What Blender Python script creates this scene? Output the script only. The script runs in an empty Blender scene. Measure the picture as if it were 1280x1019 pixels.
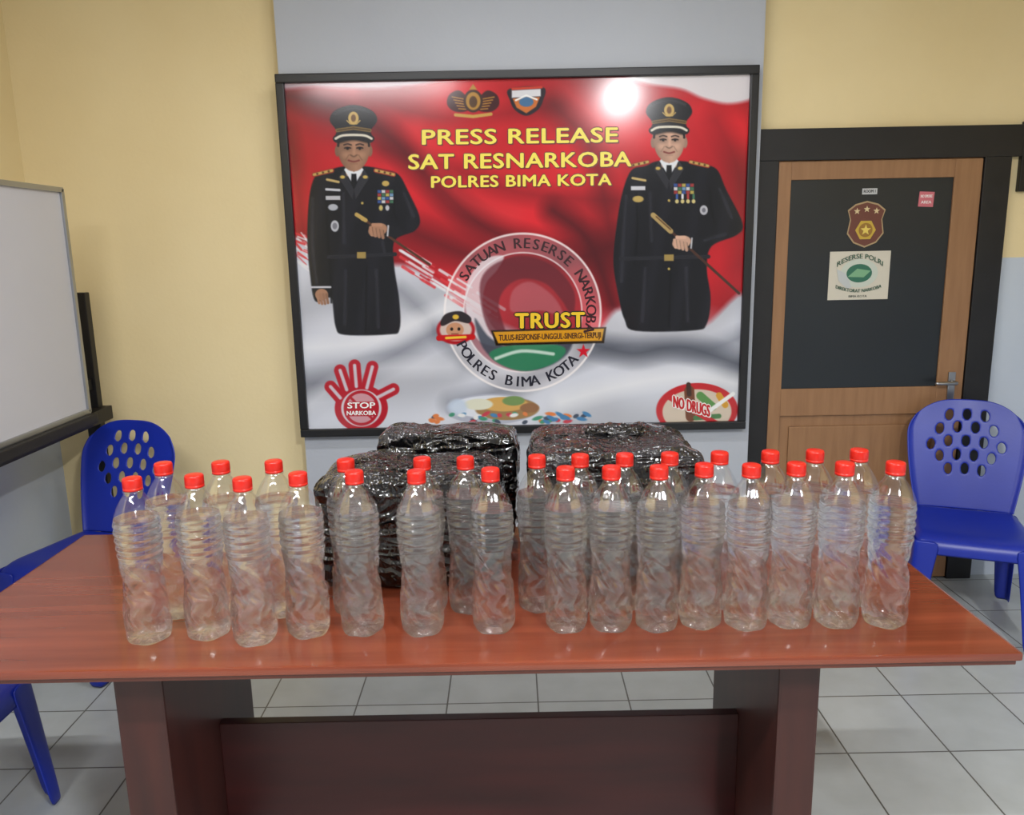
import bpy, bmesh, math, random
import numpy as np
from mathutils import Vector, Matrix, noise
random.seed(4)
scene = bpy.context.scene
try:
    scene.view_settings.view_transform = 'Standard'
    scene.view_settings.look = 'None'
except Exception:
    pass
COL = scene.collection

def lin(c):
    out = []
    for v in c[:3]:
        v = v / 255.0
        out.append(v / 12.92 if v <= 0.04045 else ((v + 0.055) / 1.055) ** 2.4)
    return (out[0], out[1], out[2], 1.0)

# ------------------------------------------------------------------ materials
def new_mat(name):
    m = bpy.data.materials.new(name)
    m.use_nodes = True
    nt = m.node_tree
    return m, nt, nt.nodes["Principled BSDF"]

def coords(nt, scale=(1, 1, 1), loc=(0, 0, 0)):
    tc = nt.nodes.new("ShaderNodeTexCoord")
    mp = nt.nodes.new("ShaderNodeMapping")
    mp.inputs["Scale"].default_value = scale
    mp.inputs["Location"].default_value = loc
    nt.links.new(tc.outputs["Object"], mp.inputs["Vector"])
    return mp.outputs["Vector"]

def mat(name, rgb, rough=0.5, metal=0.0, rgb2=None, nscale=4.0, stretch=(1, 1, 1), bump=0.0, bscale=None,
        bdist=0.002, coat=0.0, detail=4.0, spec=0.5, bdistort=0.0, croug=0.15):
    m, nt, b = new_mat(name)
    b.inputs["Base Color"].default_value = lin(rgb)
    b.inputs["Roughness"].default_value = rough
    b.inputs["Metallic"].default_value = metal
    b.inputs["Coat Weight"].default_value = coat
    b.inputs["Coat Roughness"].default_value = croug
    b.inputs["Specular IOR Level"].default_value = spec
    if rgb2 is None:
        rgb2 = tuple(max(0, c * 0.93) for c in rgb)
    v = coords(nt, stretch)
    n = nt.nodes.new("ShaderNodeTexNoise")
    n.inputs["Scale"].default_value = nscale
    n.inputs["Detail"].default_value = detail
    nt.links.new(v, n.inputs["Vector"])
    r = nt.nodes.new("ShaderNodeValToRGB")
    r.color_ramp.elements[0].position = 0.3
    r.color_ramp.elements[1].position = 0.7
    r.color_ramp.elements[0].color = lin(rgb2)
    r.color_ramp.elements[1].color = lin(rgb)
    nt.links.new(n.outputs["Fac"], r.inputs["Fac"])
    nt.links.new(r.outputs["Color"], b.inputs["Base Color"])
    if bump:
        n2 = nt.nodes.new("ShaderNodeTexNoise")
        n2.inputs["Scale"].default_value = bscale or nscale * 4
        n2.inputs["Detail"].default_value = 5
        n2.inputs["Distortion"].default_value = bdistort
        nt.links.new(v, n2.inputs["Vector"])
        bp = nt.nodes.new("ShaderNodeBump")
        bp.inputs["Strength"].default_value = bump
        bp.inputs["Distance"].default_value = bdist
        nt.links.new(n2.outputs["Fac"], bp.inputs["Height"])
        nt.links.new(bp.outputs["Normal"], b.inputs["Normal"])
    return m

M_yellow = mat("wall_paint_yellow", (238, 220, 174), 0.75, rgb2=(231, 211, 162), nscale=1.5, bump=0.3, bscale=60)
M_grey = mat("wall_paint_grey", (184, 189, 198), 0.7, rgb2=(177, 182, 192), nscale=1.5, bump=0.3, bscale=60)
M_dado = mat("wall_paint_dado", (202, 211, 222), 0.7, rgb2=(194, 203, 215), nscale=1.5, bump=0.3, bscale=60)
M_ceil = mat("ceiling_paint", (225, 225, 222), 0.8)
M_black = mat("black_lacquer", (20, 20, 23), 0.35, rgb2=(14, 14, 16))
M_blackframe = mat("black_door_frame_paint", (24, 23, 25), 0.5, rgb2=(17, 17, 19), nscale=12, bump=0.2)
M_doorwood = mat("door_wood", (156, 116, 80), 0.5, rgb2=(142, 103, 70), nscale=5, stretch=(8, 8, 0.8), bump=0.1)
M_doorglass = mat("door_dark_panel", (27, 33, 38), 0.35, rgb2=(20, 25, 30), nscale=2)
M_metal = mat("metal_steel", (170, 170, 172), 0.3, 1.0)
M_alu = mat("aluminium", (175, 178, 182), 0.35, 0.9)
M_wbd = mat("whiteboard_surface", (208, 208, 214), 0.3, rgb2=(199, 200, 207), nscale=1.2)
M_blue = mat("blue_plastic", (26, 50, 168), 0.35, rgb2=(22, 42, 152), nscale=3, bump=0.08, bscale=150)
M_capred = mat("red_cap_plastic", (220, 42, 28), 0.3, rgb2=(208, 34, 22))
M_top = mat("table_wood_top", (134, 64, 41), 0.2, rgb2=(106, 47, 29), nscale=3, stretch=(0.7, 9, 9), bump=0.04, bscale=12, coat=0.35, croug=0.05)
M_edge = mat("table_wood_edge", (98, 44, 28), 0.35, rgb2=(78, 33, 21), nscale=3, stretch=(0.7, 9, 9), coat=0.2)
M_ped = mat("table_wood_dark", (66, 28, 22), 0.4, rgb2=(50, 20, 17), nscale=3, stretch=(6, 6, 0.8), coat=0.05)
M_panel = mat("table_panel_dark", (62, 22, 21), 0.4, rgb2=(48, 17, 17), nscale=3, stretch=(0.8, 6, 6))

def film_mat(name, rgb, rgb2, rough, s1, s2, dist):
    """crumpled plastic film: ridged noise bump made of folded creases"""
    m, nt, b = new_mat(name)
    v = coords(nt, (1, 1, 1))
    b.inputs["Roughness"].default_value = rough
    b.inputs["Coat Weight"].default_value = 0.8
    b.inputs["Coat Roughness"].default_value = 0.06
    n = nt.nodes.new("ShaderNodeTexNoise"); n.inputs["Scale"].default_value = 9; nt.links.new(v, n.inputs["Vector"])
    r = nt.nodes.new("ShaderNodeValToRGB")
    r.color_ramp.elements[0].color = lin(rgb2); r.color_ramp.elements[1].color = lin(rgb)
    r.color_ramp.elements[0].position = 0.4; r.color_ramp.elements[1].position = 0.62
    nt.links.new(n.outputs["Fac"], r.inputs["Fac"]); nt.links.new(r.outputs["Color"], b.inputs["Base Color"])
    prev = None
    for sc, st, dd, mp_s in ((s1, 1.0, dist, (0.8, 1, 2.4)), (s2, 0.9, dist * 0.3, (1.8, 1, 0.7))):
        vv = coords(nt, mp_s)
        n2 = nt.nodes.new("ShaderNodeTexNoise")
        n2.inputs["Scale"].default_value = sc; n2.inputs["Detail"].default_value = 1.0; n2.inputs["Distortion"].default_value = 1.2
        nt.links.new(vv, n2.inputs["Vector"])
        a1 = nt.nodes.new("ShaderNodeMath"); a1.operation = 'SUBTRACT'; a1.inputs[1].default_value = 0.5
        nt.links.new(n2.outputs["Fac"], a1.inputs[0])
        a2 = nt.nodes.new("ShaderNodeMath"); a2.operation = 'ABSOLUTE'
        nt.links.new(a1.outputs[0], a2.inputs[0])
        bp = nt.nodes.new("ShaderNodeBump")
        bp.invert = True
        bp.inputs["Strength"].default_value = st; bp.inputs["Distance"].default_value = dd
        nt.links.new(a2.outputs[0], bp.inputs["Height"])
        if prev:
            nt.links.new(prev.outputs["Normal"], bp.inputs["Normal"])
        prev = bp
    nt.links.new(prev.outputs["Normal"], b.inputs["Normal"])
    nt.links.new(prev.outputs["Normal"], b.inputs["Coat Normal"])
    return m
M_black_plastic = film_mat("black_plastic_wrap", (12, 11, 13), (6, 6, 7), 0.16, 7, 20, 0.05)
M_tape = film_mat("clear_film_over_black", (50, 49, 53), (14, 13, 15), 0.14, 11, 30, 0.045)

def tile_mat():
    m, nt, b = new_mat("floor_tiles")
    v = coords(nt, (1, 1, 1), (-0.072, -0.003, 0))
    br = nt.nodes.new("ShaderNodeTexBrick")
    br.offset = 0.0
    br.squash = 1.0
    br.inputs["Scale"].default_value = 1.0
    br.inputs["Brick Width"].default_value = 0.32
    br.inputs["Row Height"].default_value = 0.32
    br.inputs["Mortar Size"].default_value = 0.0028
    br.inputs["Mortar Smooth"].default_value = 0.1
    br.inputs["Color1"].default_value = lin((188, 192, 191))
    br.inputs["Color2"].default_value = lin((180, 185, 185))
    br.inputs["Mortar"].default_value = lin((96, 94, 88))
    nt.links.new(v, br.inputs["Vector"])
    n = nt.nodes.new("ShaderNodeTexNoise")
    n.inputs["Scale"].default_value = 7
    n.inputs["Detail"].default_value = 6
    nt.links.new(v, n.inputs["Vector"])
    mx = nt.nodes.new("ShaderNodeMixRGB")
    mx.blend_type = 'MULTIPLY'
    r = nt.nodes.new("ShaderNodeValToRGB")
    r.color_ramp.elements[0].position = 0.3
    r.color_ramp.elements[0].color = (0.8, 0.8, 0.78, 1)
    r.color_ramp.elements[1].position = 0.65
    r.color_ramp.elements[1].color = (1, 1, 1, 1)
    nt.links.new(n.outputs["Fac"], r.inputs["Fac"])
    mx.inputs["Fac"].default_value = 0.6
    nt.links.new(br.outputs["Color"], mx.inputs["Color1"])
    nt.links.new(r.outputs["Color"], mx.inputs["Color2"])
    nt.links.new(mx.outputs["Color"], b.inputs["Base Color"])
    b.inputs["Roughness"].default_value = 0.3
    return m
M_tile = tile_mat()

def water_mat():
    m, nt, b = new_mat("water_filled_pet")
    out = nt.nodes["Material Output"]
    g = nt.nodes.new("ShaderNodeBsdfGlass")
    g.inputs["IOR"].default_value = 1.34
    g.inputs["Roughness"].default_value = 0.0
    g.inputs["Color"].default_value = (1, 1, 1, 1)
    t = nt.nodes.new("ShaderNodeBsdfTransparent")
    t.inputs["Color"].default_value = (0.99, 0.99, 0.99, 1)
    mx = nt.nodes.new("ShaderNodeMixShader")
    mx.inputs[0].default_value = 0.40
    nt.links.new(g.outputs[0], mx.inputs[1])
    nt.links.new(t.outputs[0], mx.inputs[2])
    d = nt.nodes.new("ShaderNodeBsdfGlossy")
    d.inputs["Color"].default_value = (1, 1, 1, 1)
    d.inputs["Roughness"].default_value = 0.09
    mx2 = nt.nodes.new("ShaderNodeMixShader")
    mx2.inputs[0].default_value = 0.075
    nt.links.new(mx.outputs[0], mx2.inputs[1])
    nt.links.new(d.outputs[0], mx2.inputs[2])
    nt.links.new(mx2.outputs[0], out.inputs["Surface"])
    return m
M_water = water_mat()

def pet_mat():
    m, nt, b = new_mat("empty_pet_shell")
    out = nt.nodes["Material Output"]
    t = nt.nodes.new("ShaderNodeBsdfTransparent")
    t.inputs["Color"].default_value = (0.96, 0.965, 0.97, 1)
    d = nt.nodes.new("ShaderNodeBsdfGlossy")
    d.inputs["Color"].default_value = (1, 1, 1, 1)
    d.inputs["Roughness"].default_value = 0.08
    mx = nt.nodes.new("ShaderNodeMixShader")
    mx.inputs[0].default_value = 0.14
    nt.links.new(t.outputs[0], mx.inputs[1])
    nt.links.new(d.outputs[0], mx.inputs[2])
    nt.links.new(mx.outputs[0], out.inputs["Surface"])
    return m
M_pet = pet_mat()

def emis(name, rgb, s):
    m, nt, b = new_mat(name)
    b.inputs["Base Color"].default_value = lin(rgb)
    b.inputs["Emission Color"].default_value = lin(rgb)
    b.inputs["Emission Strength"].default_value = s
    return m
M_tube = emis("fluorescent_tube", (250, 252, 255), 6)

# ------------------------------------------------------------------ builder
class Builder:
    def __init__(s):
        s.v, s.f, s.mi, s.sm, s.mats = [], [], [], [], []
    def midx(s, m):
        if m not in s.mats:
            s.mats.append(m)
        return s.mats.index(m)
    def add(s, vs, fs, m, smooth=False, M=None):
        o = len(s.v)
        for p in vs:
            p = Vector(p)
            if M is not None:
                p = M @ p
            s.v.append(tuple(p))
        k = s.midx(m)
        for f in fs:
            s.f.append(tuple(i + o for i in f))
            s.mi.append(k)
            s.sm.append(smooth)
    def box(s, x0, x1, y0, y1, z0, z1, m, bev=0.0, M=None, seg=2):
        bm = bmesh.new()
        bmesh.ops.create_cube(bm, size=1)
        for v in bm.verts:
            v.co = Vector(((x0 + x1) / 2 + v.co.x * (x1 - x0), (y0 + y1) / 2 + v.co.y * (y1 - y0), (z0 + z1) / 2 + v.co.z * (z1 - z0)))
        if bev > 0:
            bmesh.ops.bevel(bm, geom=list(bm.edges), offset=bev, segments=seg, profile=0.7, affect='EDGES')
        bm.verts.index_update()
        s.add([v.co.copy() for v in bm.verts], [[v.index for v in f.verts] for f in bm.faces], m, False, M)
        bm.free()
    def lathe(s, prof, m, n=32, M=None, smooth=True, cap=True):
        vs, fs = [], []
        for r, z in prof:
            for i in range(n):
                a = 2 * math.pi * i / n
                vs.append((r * math.cos(a), r * math.sin(a), z))
        for j in range(len(prof) - 1):
            for i in range(n):
                fs.append((j * n + i, j * n + (i + 1) % n, (j + 1) * n + (i + 1) % n, (j + 1) * n + i))
        if cap:
            fs.append(tuple(range(n))[::-1])
            fs.append(tuple((len(prof) - 1) * n + i for i in range(n)))
        s.add(vs, fs, m, smooth, M)
    def flat(s, pts, y, m):
        a = sum(pts[i][0] * pts[(i + 1) % len(pts)][1] - pts[(i + 1) % len(pts)][0] * pts[i][1] for i in range(len(pts)))
        if a < 0:
            pts = pts[::-1]
        s.add([(x, y, z) for x, z in pts], [tuple(range(len(pts)))], m)
    def obj(s, name, loc=(0, 0, 0), rotz=0.0, parent=None):
        me = bpy.data.meshes.new(name)
        me.from_pydata(s.v, [], s.f)
        for m in s.mats:
            me.materials.append(m)
        me.polygons.foreach_set("material_index", s.mi)
        me.polygons.foreach_set("use_smooth", s.sm)
        me.update()
        o = bpy.data.objects.new(name, me)
        o.location = loc
        o.rotation_euler = (0, 0, rotz)
        COL.objects.link(o)
        if parent:
            o.parent = parent
        return o

# ------------------------------------------------------------------ room shell
XL, XR, YB, YF, HC = -2.08, 2.6, 3.58, -1.6, 3.0
b = Builder(); b.box(XL - 0.1, XR + 0.1, YF, YB + 0.1, -0.1, 0, M_tile); b.obj("floor")
b = Builder(); b.box(XL - 0.1, XR + 0.1, YF, YB + 0.1, HC, HC + 0.1, M_ceil); b.obj("ceiling")
b = Builder()
b.box(XL - 0.1, 2.15, YB, YB + 0.1, 0, HC, M_yellow)
b.box(2.15, XR + 0.1, YB, YB + 0.1, 0, 1.49, M_dado)
b.box(2.15, XR + 0.1, YB, YB + 0.1, 1.49, HC, M_yellow)
b.obj("wall_back")
b = Builder()
b.box(-0.935, 1.062, YB - 0.08, YB, 0, HC, M_grey, 0.004)  # grey painted pillar, full height, standing out from the back wall
b.obj("wall_pillar_1")
b = Builder()
b.box(XL - 0.1, XL, YF, YB, 0, 0.95, M_dado)
b.box(XL - 0.1, XL, YF, YB, 0.95, HC, M_yellow)
b.obj("wall_left")
b = Builder()
b.box(XR, XR + 0.1, YF, YB, 0, 1.49, M_dado)
b.box(XR, XR + 0.1, YF, YB, 1.49, HC, M_yellow)
b.obj("wall_right")

# ------------------------------------------------------------------ text helper (outline glyph geometry)
def text_geo(s, spacing=1.0):
    cu = bpy.data.curves.new("tmp", 'FONT')
    cu.body = s
    cu.resolution_u = 3
    cu.space_character = spacing
    ob = bpy.data.objects.new("tmp", cu)
    COL.objects.link(ob)
    dg = bpy.context.evaluated_depsgraph_get()
    me = ob.evaluated_get(dg).to_mesh()
    vs = [(v.co.x, v.co.y) for v in me.vertices]
    fs = [tuple(p.vertices) for p in me.polygons]
    ob.evaluated_get(dg).to_mesh_clear()
    bpy.data.objects.remove(ob)
    bpy.data.curves.remove(cu)
    return vs, fs
_ref = text_geo("H")[0]
CAPH = max(p[1] for p in _ref) - min(p[1] for p in _ref)

# ------------------------------------------------------------------ press release board
BX0, BX1, BZ0, BZ1, BYF = -0.905, 1.0, 0.80, 2.25, 3.475
quad = [(359, 106), (938, 94), (923, 526), (385, 530)]
loc4 = [(0, 0), (1, 0), (1, 1), (0, 1)]
A, rhs = [], []
for (s_, t_), (x_, y_) in zip(loc4, quad):
    A.append([s_, t_, 1, 0, 0, 0, -x_ * s_, -x_ * t_]); rhs.append(x_)
    A.append([0, 0, 0, s_, t_, 1, -y_ * s_, -y_ * t_]); rhs.append(y_)
h = np.linalg.solve(np.array(A, float), np.array(rhs, float))
HM = np.array([[h[0], h[1], h[2]], [h[3], h[4], h[5]], [h[6], h[7], 1]])
HI = np.linalg.inv(HM)
def art2local(x, y):
    q = HI @ np.array([x, y, 1.0])
    return BX0 + (BX1 - BX0) * q[0] / q[2], BZ1 - (BZ1 - BZ0) * q[1] / q[2]

NW, NH = 880, 660
ss, tt = np.meshgrid(np.linspace(0, 1, NW), np.linspace(0, 1, NH))
dn = HM[2, 0] * ss + HM[2, 1] * tt + 1
AX = ((HM[0, 0] * ss + HM[0, 1] * tt + HM[0, 2]) / dn).ravel()
AY = ((HM[1, 0] * ss + HM[1, 1] * tt + HM[1, 2]) / dn).ravel()
C = np.zeros((NW * NH, 3))

def colarr(col, x, y):
    if callable(col):
        return col(x, y)
    return np.array(col, float)[None, :] * np.ones((len(x), 1))
def comp(idx, cov, col, alpha):
    a = (np.clip(cov, 0, 1) * alpha)[:, None]
    C[idx] = C[idx] * (1 - a) + colarr(col, AX[idx], AY[idx]) * a
def bbox(x0, x1, y0, y1):
    return np.nonzero((AX > x0) & (AX < x1) & (AY > y0) & (AY < y1))[0]
def smooth_pts(p, n=6, closed=True):
    out = []
    N = len(p)
    rng = range(N) if closed else range(N - 1)
    for i in rng:
        if closed:
            p0, p1, p2, p3 = p[i - 1], p[i], p[(i + 1) % N], p[(i + 2) % N]
        else:
            p0, p1, p2, p3 = p[max(i - 1, 0)], p[i], p[i + 1], p[min(i + 2, N - 1)]
        for k in range(n):
            t = k / n
            out.append(tuple(0.5 * (2 * p1[j] + (-p0[j] + p2[j]) * t + (2 * p0[j] - 5 * p1[j] + 4 * p2[j] - p3[j]) * t * t
                       + (-p0[j] + 3 * p1[j] - 3 * p2[j] + p3[j]) * t ** 3) for j in (0, 1)))
    if not closed:
        out.append(p[-1])
    return out
def segdist(x, y, p, q):
    dx, dy = q[0] - p[0], q[1] - p[1]
    L = dx * dx + dy * dy + 1e-9
    t = np.clip(((x - p[0]) * dx + (y - p[1]) * dy) / L, 0, 1)
    return np.hypot(x - p[0] - t * dx, y - p[1] - t * dy)
def poly(pts, col, soft=0.7, alpha=1.0, sm=False):
    if sm:
        pts = smooth_pts(pts)
    xs = [p[0] for p in pts]; ys = [p[1] for p in pts]
    m = soft * 2 + 1
    idx = bbox(min(xs) - m, max(xs) + m, min(ys) - m, max(ys) + m)
    x, y = AX[idx], AY[idx]
    ins = np.zeros(len(idx), bool)
    d = np.full(len(idx), 1e9)
    for i in range(len(pts)):
        p, q = pts[i], pts[(i + 1) % len(pts)]
        d = np.minimum(d, segdist(x, y, p, q))
        c = ((p[1] > y) != (q[1] > y))
        if p[1] != q[1]:
            xi = (q[0] - p[0]) * (y - p[1]) / (q[1] - p[1]) + p[0]
            ins ^= c & (x < xi)
    sd = np.where(ins, -d, d)
    comp(idx, 0.5 - sd / (2 * soft), col, alpha)
def line(pts, w, col, soft=0.6, alpha=1.0, sm=False):
    if sm:
        pts = smooth_pts(pts, closed=False)
    xs = [p[0] for p in pts]; ys = [p[1] for p in pts]
    m = w + soft * 2 + 1
    idx = bbox(min(xs) - m, max(xs) + m, min(ys) - m, max(ys) + m)
    x, y = AX[idx], AY[idx]
    d = np.full(len(idx), 1e9)
    for i in range(len(pts) - 1):
        d = np.minimum(d, segdist(x, y, pts[i], pts[i + 1]))
    comp(idx, 0.5 - (d - w / 2) / (2 * soft), col, alpha)
def ell(cx, cy, rx, ry, col, rot=0, soft=0.6, alpha=1.0):
    R = max(rx, ry) + soft * 2 + 1
    idx = bbox(cx - R, cx + R, cy - R, cy + R)
    c, s = math.cos(math.radians(rot)), math.sin(math.radians(rot))
    dx, dy = AX[idx] - cx, AY[idx] - cy
    u, v = dx * c + dy * s, -dx * s + dy * c
    sd = (np.sqrt((u / rx) ** 2 + (v / ry) ** 2) - 1) * min(rx, ry)
    comp(idx, 0.5 - sd / (2 * soft), col, alpha)
def ring(cx, cy, r0, r1, col, soft=0.6, alpha=1.0):
    idx = bbox(cx - r1 - 2, cx + r1 + 2, cy - r1 - 2, cy + r1 + 2)
    d = np.hypot(AX[idx] - cx, AY[idx] - cy)
    sd = np.abs(d - (r0 + r1) / 2) - (r1 - r0) / 2
    comp(idx, 0.5 - sd / (2 * soft), col, alpha)
def rect(x0, y0, x1, y1, col, alpha=1.0, soft=0.5):
    poly([(x0, y0), (x1, y0), (x1, y1), (x0, y1)], col, soft, alpha)

# red flag cloth
base = np.array([192, 28, 38.])
f1 = np.sin(AX * 0.018 + AY * 0.03 + 1.6 * np.sin(AX * 0.012 - AY * 0.006))
f2 = np.sin(AX * 0.045 - AY * 0.05 + 2.0 * np.sin(AY * 0.015 + 1))
k = np.clip(0.95 + 0.14 * f1 + 0.07 * f2, 0.5, 1.15)
C[:] = base[None, :] * k[:, None]
ell(615, 215, 150, 85, (214, 38, 46), 15, 60, 0.8)
DK = (76, 10, 18)
line([(350, 118), (420, 134), (480, 165), (540, 225), (610, 285), (700, 312)], 22, DK, 16, 0.9, True)
line([(480, 185), (560, 208), (650, 240), (770, 250)], 12, DK, 14, 0.5, True)
line([(510, 285), (590, 318), (680, 332), (780, 300)], 24, DK, 18, 0.8, True)
line([(690, 130), (735, 180), (755, 250), (768, 330)], 18, DK, 16, 0.65, True)
line([(365, 160), (374, 230), (380, 290)], 14, DK, 10, 0.45, True)
line([(895, 150), (925, 220), (925, 330)], 18, DK, 16, 0.4, True)
line([(460, 122), (560, 148), (700, 132)], 10, DK, 12, 0.4, True)
line([(690, 262), (735, 300), (765, 380)], 26, DK, 12, 0.85, True)
line([(520, 160), (570, 240), (640, 268)], 12, (222, 56, 60), 14, 0.6, True)
# white top edges
poly([(350, 90), (560, 90), (540, 104), (480, 112), (430, 112), (395, 110), (350, 112)], (190, 182, 192), 3, 0.85, True)
poly([(770, 85), (950, 85), (950, 118), (915, 130), (880, 124), (850, 112), (800, 104)], (226, 228, 233), 3, 0.95, True)
# white cloth at the bottom
W1 = lambda x, y: np.array([200, 203, 214.])[None, :] * (0.98 + 0.07 * np.sin(x * 0.03 + y * 0.06 + np.sin(x * 0.02) * 2))[:, None]
poly([(340, 292), (372, 296), (395, 312), (430, 330), (500, 328), (540, 345), (575, 372), (640, 408), (700, 424), (745, 412), (775, 384),
      (830, 400), (880, 406), (940, 372), (960, 560), (340, 560)], W1, 4, 1.0, True)
for i in range(60):
    x = random.uniform(498, 600); y = 318 + (x - 500) * 0.62 + random.uniform(-16, 14)
    L = random.uniform(10, 34)
    line([(x, y), (x + L, y + L * 0.62)], random.uniform(1, 4), random.choice([(214, 60, 66), (226, 226, 232), (190, 30, 40), (226, 226, 232)]), 0.8, 0.85)
for i in range(26):
    x = random.uniform(364, 392); y = random.uniform(285, 330)
    line([(x, y), (x + random.uniform(8, 20), y + random.uniform(4, 14))], random.uniform(1, 3), random.choice([(214, 50, 58), (228, 228, 233)]), 0.8, 0.9)
GR = (86, 90, 104)
line([(375, 475), (430, 468), (490, 440), (545, 412), (600, 405)], 16, GR, 16, 0.7, True)
line([(500, 360), (530, 390), (560, 430), (620, 470)], 8, GR, 12, 0.5, True)
line([(560, 500), (640, 480), (740, 440), (800, 428), (870, 440), (930, 420)], 12, GR, 14, 0.65, True)
line([(730, 425), (790, 440), (850, 432), (925, 455)], 24, (70, 74, 86), 12, 0.8, True)
line([(700, 500), (780, 480), (860, 470), (925, 480)], 14, (235, 236, 240), 12, 0.8, True)
line([(380, 430), (470, 420), (560, 380)], 12, (238, 239, 243), 12, 0.8, True)
line([(380, 505), (450, 460), (560, 455)], 10, (226, 228, 236), 12, 0.7, True)

# seal
cx, cy = 652, 388
ring(cx, cy, 74, 99, (236, 228, 230), 1, 0.30)
ring(cx, cy, 96.5, 99, (246, 240, 240), 0.7, 0.8)
ring(cx, cy, 73, 75, (236, 225, 228), 0.7, 0.8)
poly([(cx + 73 * math.cos(a), cy + 73 * math.sin(a)) for a in np.linspace(0, 2 * math.pi, 60)], (150, 56, 64), 1, 0.5)
poly([(585, 345), (604, 322), (628, 318), (620, 335), (606, 352), (602, 378), (612, 402), (632, 428), (600, 425), (584, 398), (580, 370)], (232, 232, 238), 1.2, 0.75, True)
poly([(600, 346), (620, 326), (655, 318), (692, 332), (716, 362), (714, 392), (700, 372), (680, 352), (652, 346), (632, 356), (622, 376), (628, 404), (640, 436), (612, 414), (600, 380)], (96, 32, 42), 1.5, 0.75, True)
poly([(640, 360), (662, 350), (690, 368), (702, 392), (676, 386), (650, 388), (636, 384)], (186, 120, 128), 1.5, 0.5, True)
poly([(592, 395), (612, 420), (650, 436), (700, 425), (720, 405), (708, 440), (670, 460), (630, 455), (602, 432)], (60, 68, 82), 1.5, 0.85, True)
poly([(610, 438), (640, 428), (690, 428), (706, 436), (690, 452), (655, 461), (625, 453)], (52, 130, 92), 1.2, 0.9, True)
line([(618, 445), (650, 436), (690, 440)], 4, (226, 236, 230), 1, 0.8, True)
# TRUST bar
poly([(612, 410), (757, 407), (754, 427), (618, 429)], (40, 30, 20), 0.7)
poly([(615, 412), (754, 409), (751, 424), (621, 426)], (214, 150, 34), 0.7)
# mascot
ell(568, 409, 24, 18, (170, 22, 32), 0, 1)
ell(568, 409, 20, 14, (206, 186, 178), 0, 1)
ell(567, 409, 11, 9, (196, 142, 108))
poly([(549, 399), (556, 389), (574, 386), (587, 394), (584, 401), (567, 398), (552, 404)], (40, 34, 38), 0.7, 1, True)
ell(568, 393, 4, 3, (220, 180, 60))
ell(563, 408, 1.8, 2, (20, 16, 16)); ell(572, 408, 1.8, 2, (20, 16, 16)); line([(563, 414), (571, 414)], 1, (120, 50, 40))
line([(547, 419), (589, 418)], 7, (196, 26, 30)); line([(556, 419), (580, 418)], 3, (240, 200, 60))
sp = []
for i in range(10):
    r = 9 if i % 2 == 0 else 3.8
    a = -math.pi / 2 + i * math.pi / 5
    sp.append((728 + r * math.cos(a), 437 + r * math.sin(a)))
poly(sp, (205, 30, 48), 0.6)
def crest(cx, cy, s=1.0):
    D = (58, 24, 26)
    poly([(cx - 30 * s, cy - 6), (cx - 18 * s, cy - 12), (cx - 8 * s, cy - 3), (cx - 6 * s, cy + 12), (cx - 22 * s, cy + 14), (cx - 32 * s, cy + 6)], D, 0.8, 0.95, True)
    poly([(cx + 30 * s, cy - 6), (cx + 18 * s, cy - 12), (cx + 8 * s, cy - 3), (cx + 6 * s, cy + 12), (cx + 22 * s, cy + 14), (cx + 32 * s, cy + 6)], D, 0.8, 0.95, True)
    for i in range(5):
        line([(cx - 26 * s + i * 2, cy - 4 + i * 3.6), (cx - 9 * s, cy - 1 + i * 3)], 1.2, (190, 140, 50))
        line([(cx + 26 * s - i * 2, cy - 4 + i * 3.6), (cx + 9 * s, cy - 1 + i * 3)], 1.2, (190, 140, 50))
    ell(cx, cy + 1, 12 * s, 14, (60, 36, 26)); ell(cx, cy + 1, 9 * s, 11, (176, 130, 52)); ell(cx, cy + 2, 5, 7, (80, 52, 26))
    line([(cx - 22, cy + 18), (cx, cy + 20), (cx + 22, cy + 17)], 4, (196, 156, 76))
    poly([(cx - 5, cy - 13), (cx, cy - 20), (cx + 5, cy - 13)], (180, 136, 50))
crest(591, 126)
poly([(636, 112), (678, 110), (678, 126), (671, 138), (657, 145), (643, 138), (637, 127)], (40, 32, 40), 0.7, 1, True)
poly([(639, 114), (675, 112), (675, 121), (639, 123)], (214, 214, 220), 0.7)
poly([(640, 124), (674, 122), (669, 134), (657, 142), (645, 135)], (200, 110, 50), 0.7)
ell(657, 128, 9, 6, (70, 110, 150)); line([(644, 126), (657, 120), (670, 125)], 2.2, (240, 240, 240))
line([(640, 112), (676, 110)], 3, (200, 60, 40))

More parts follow.
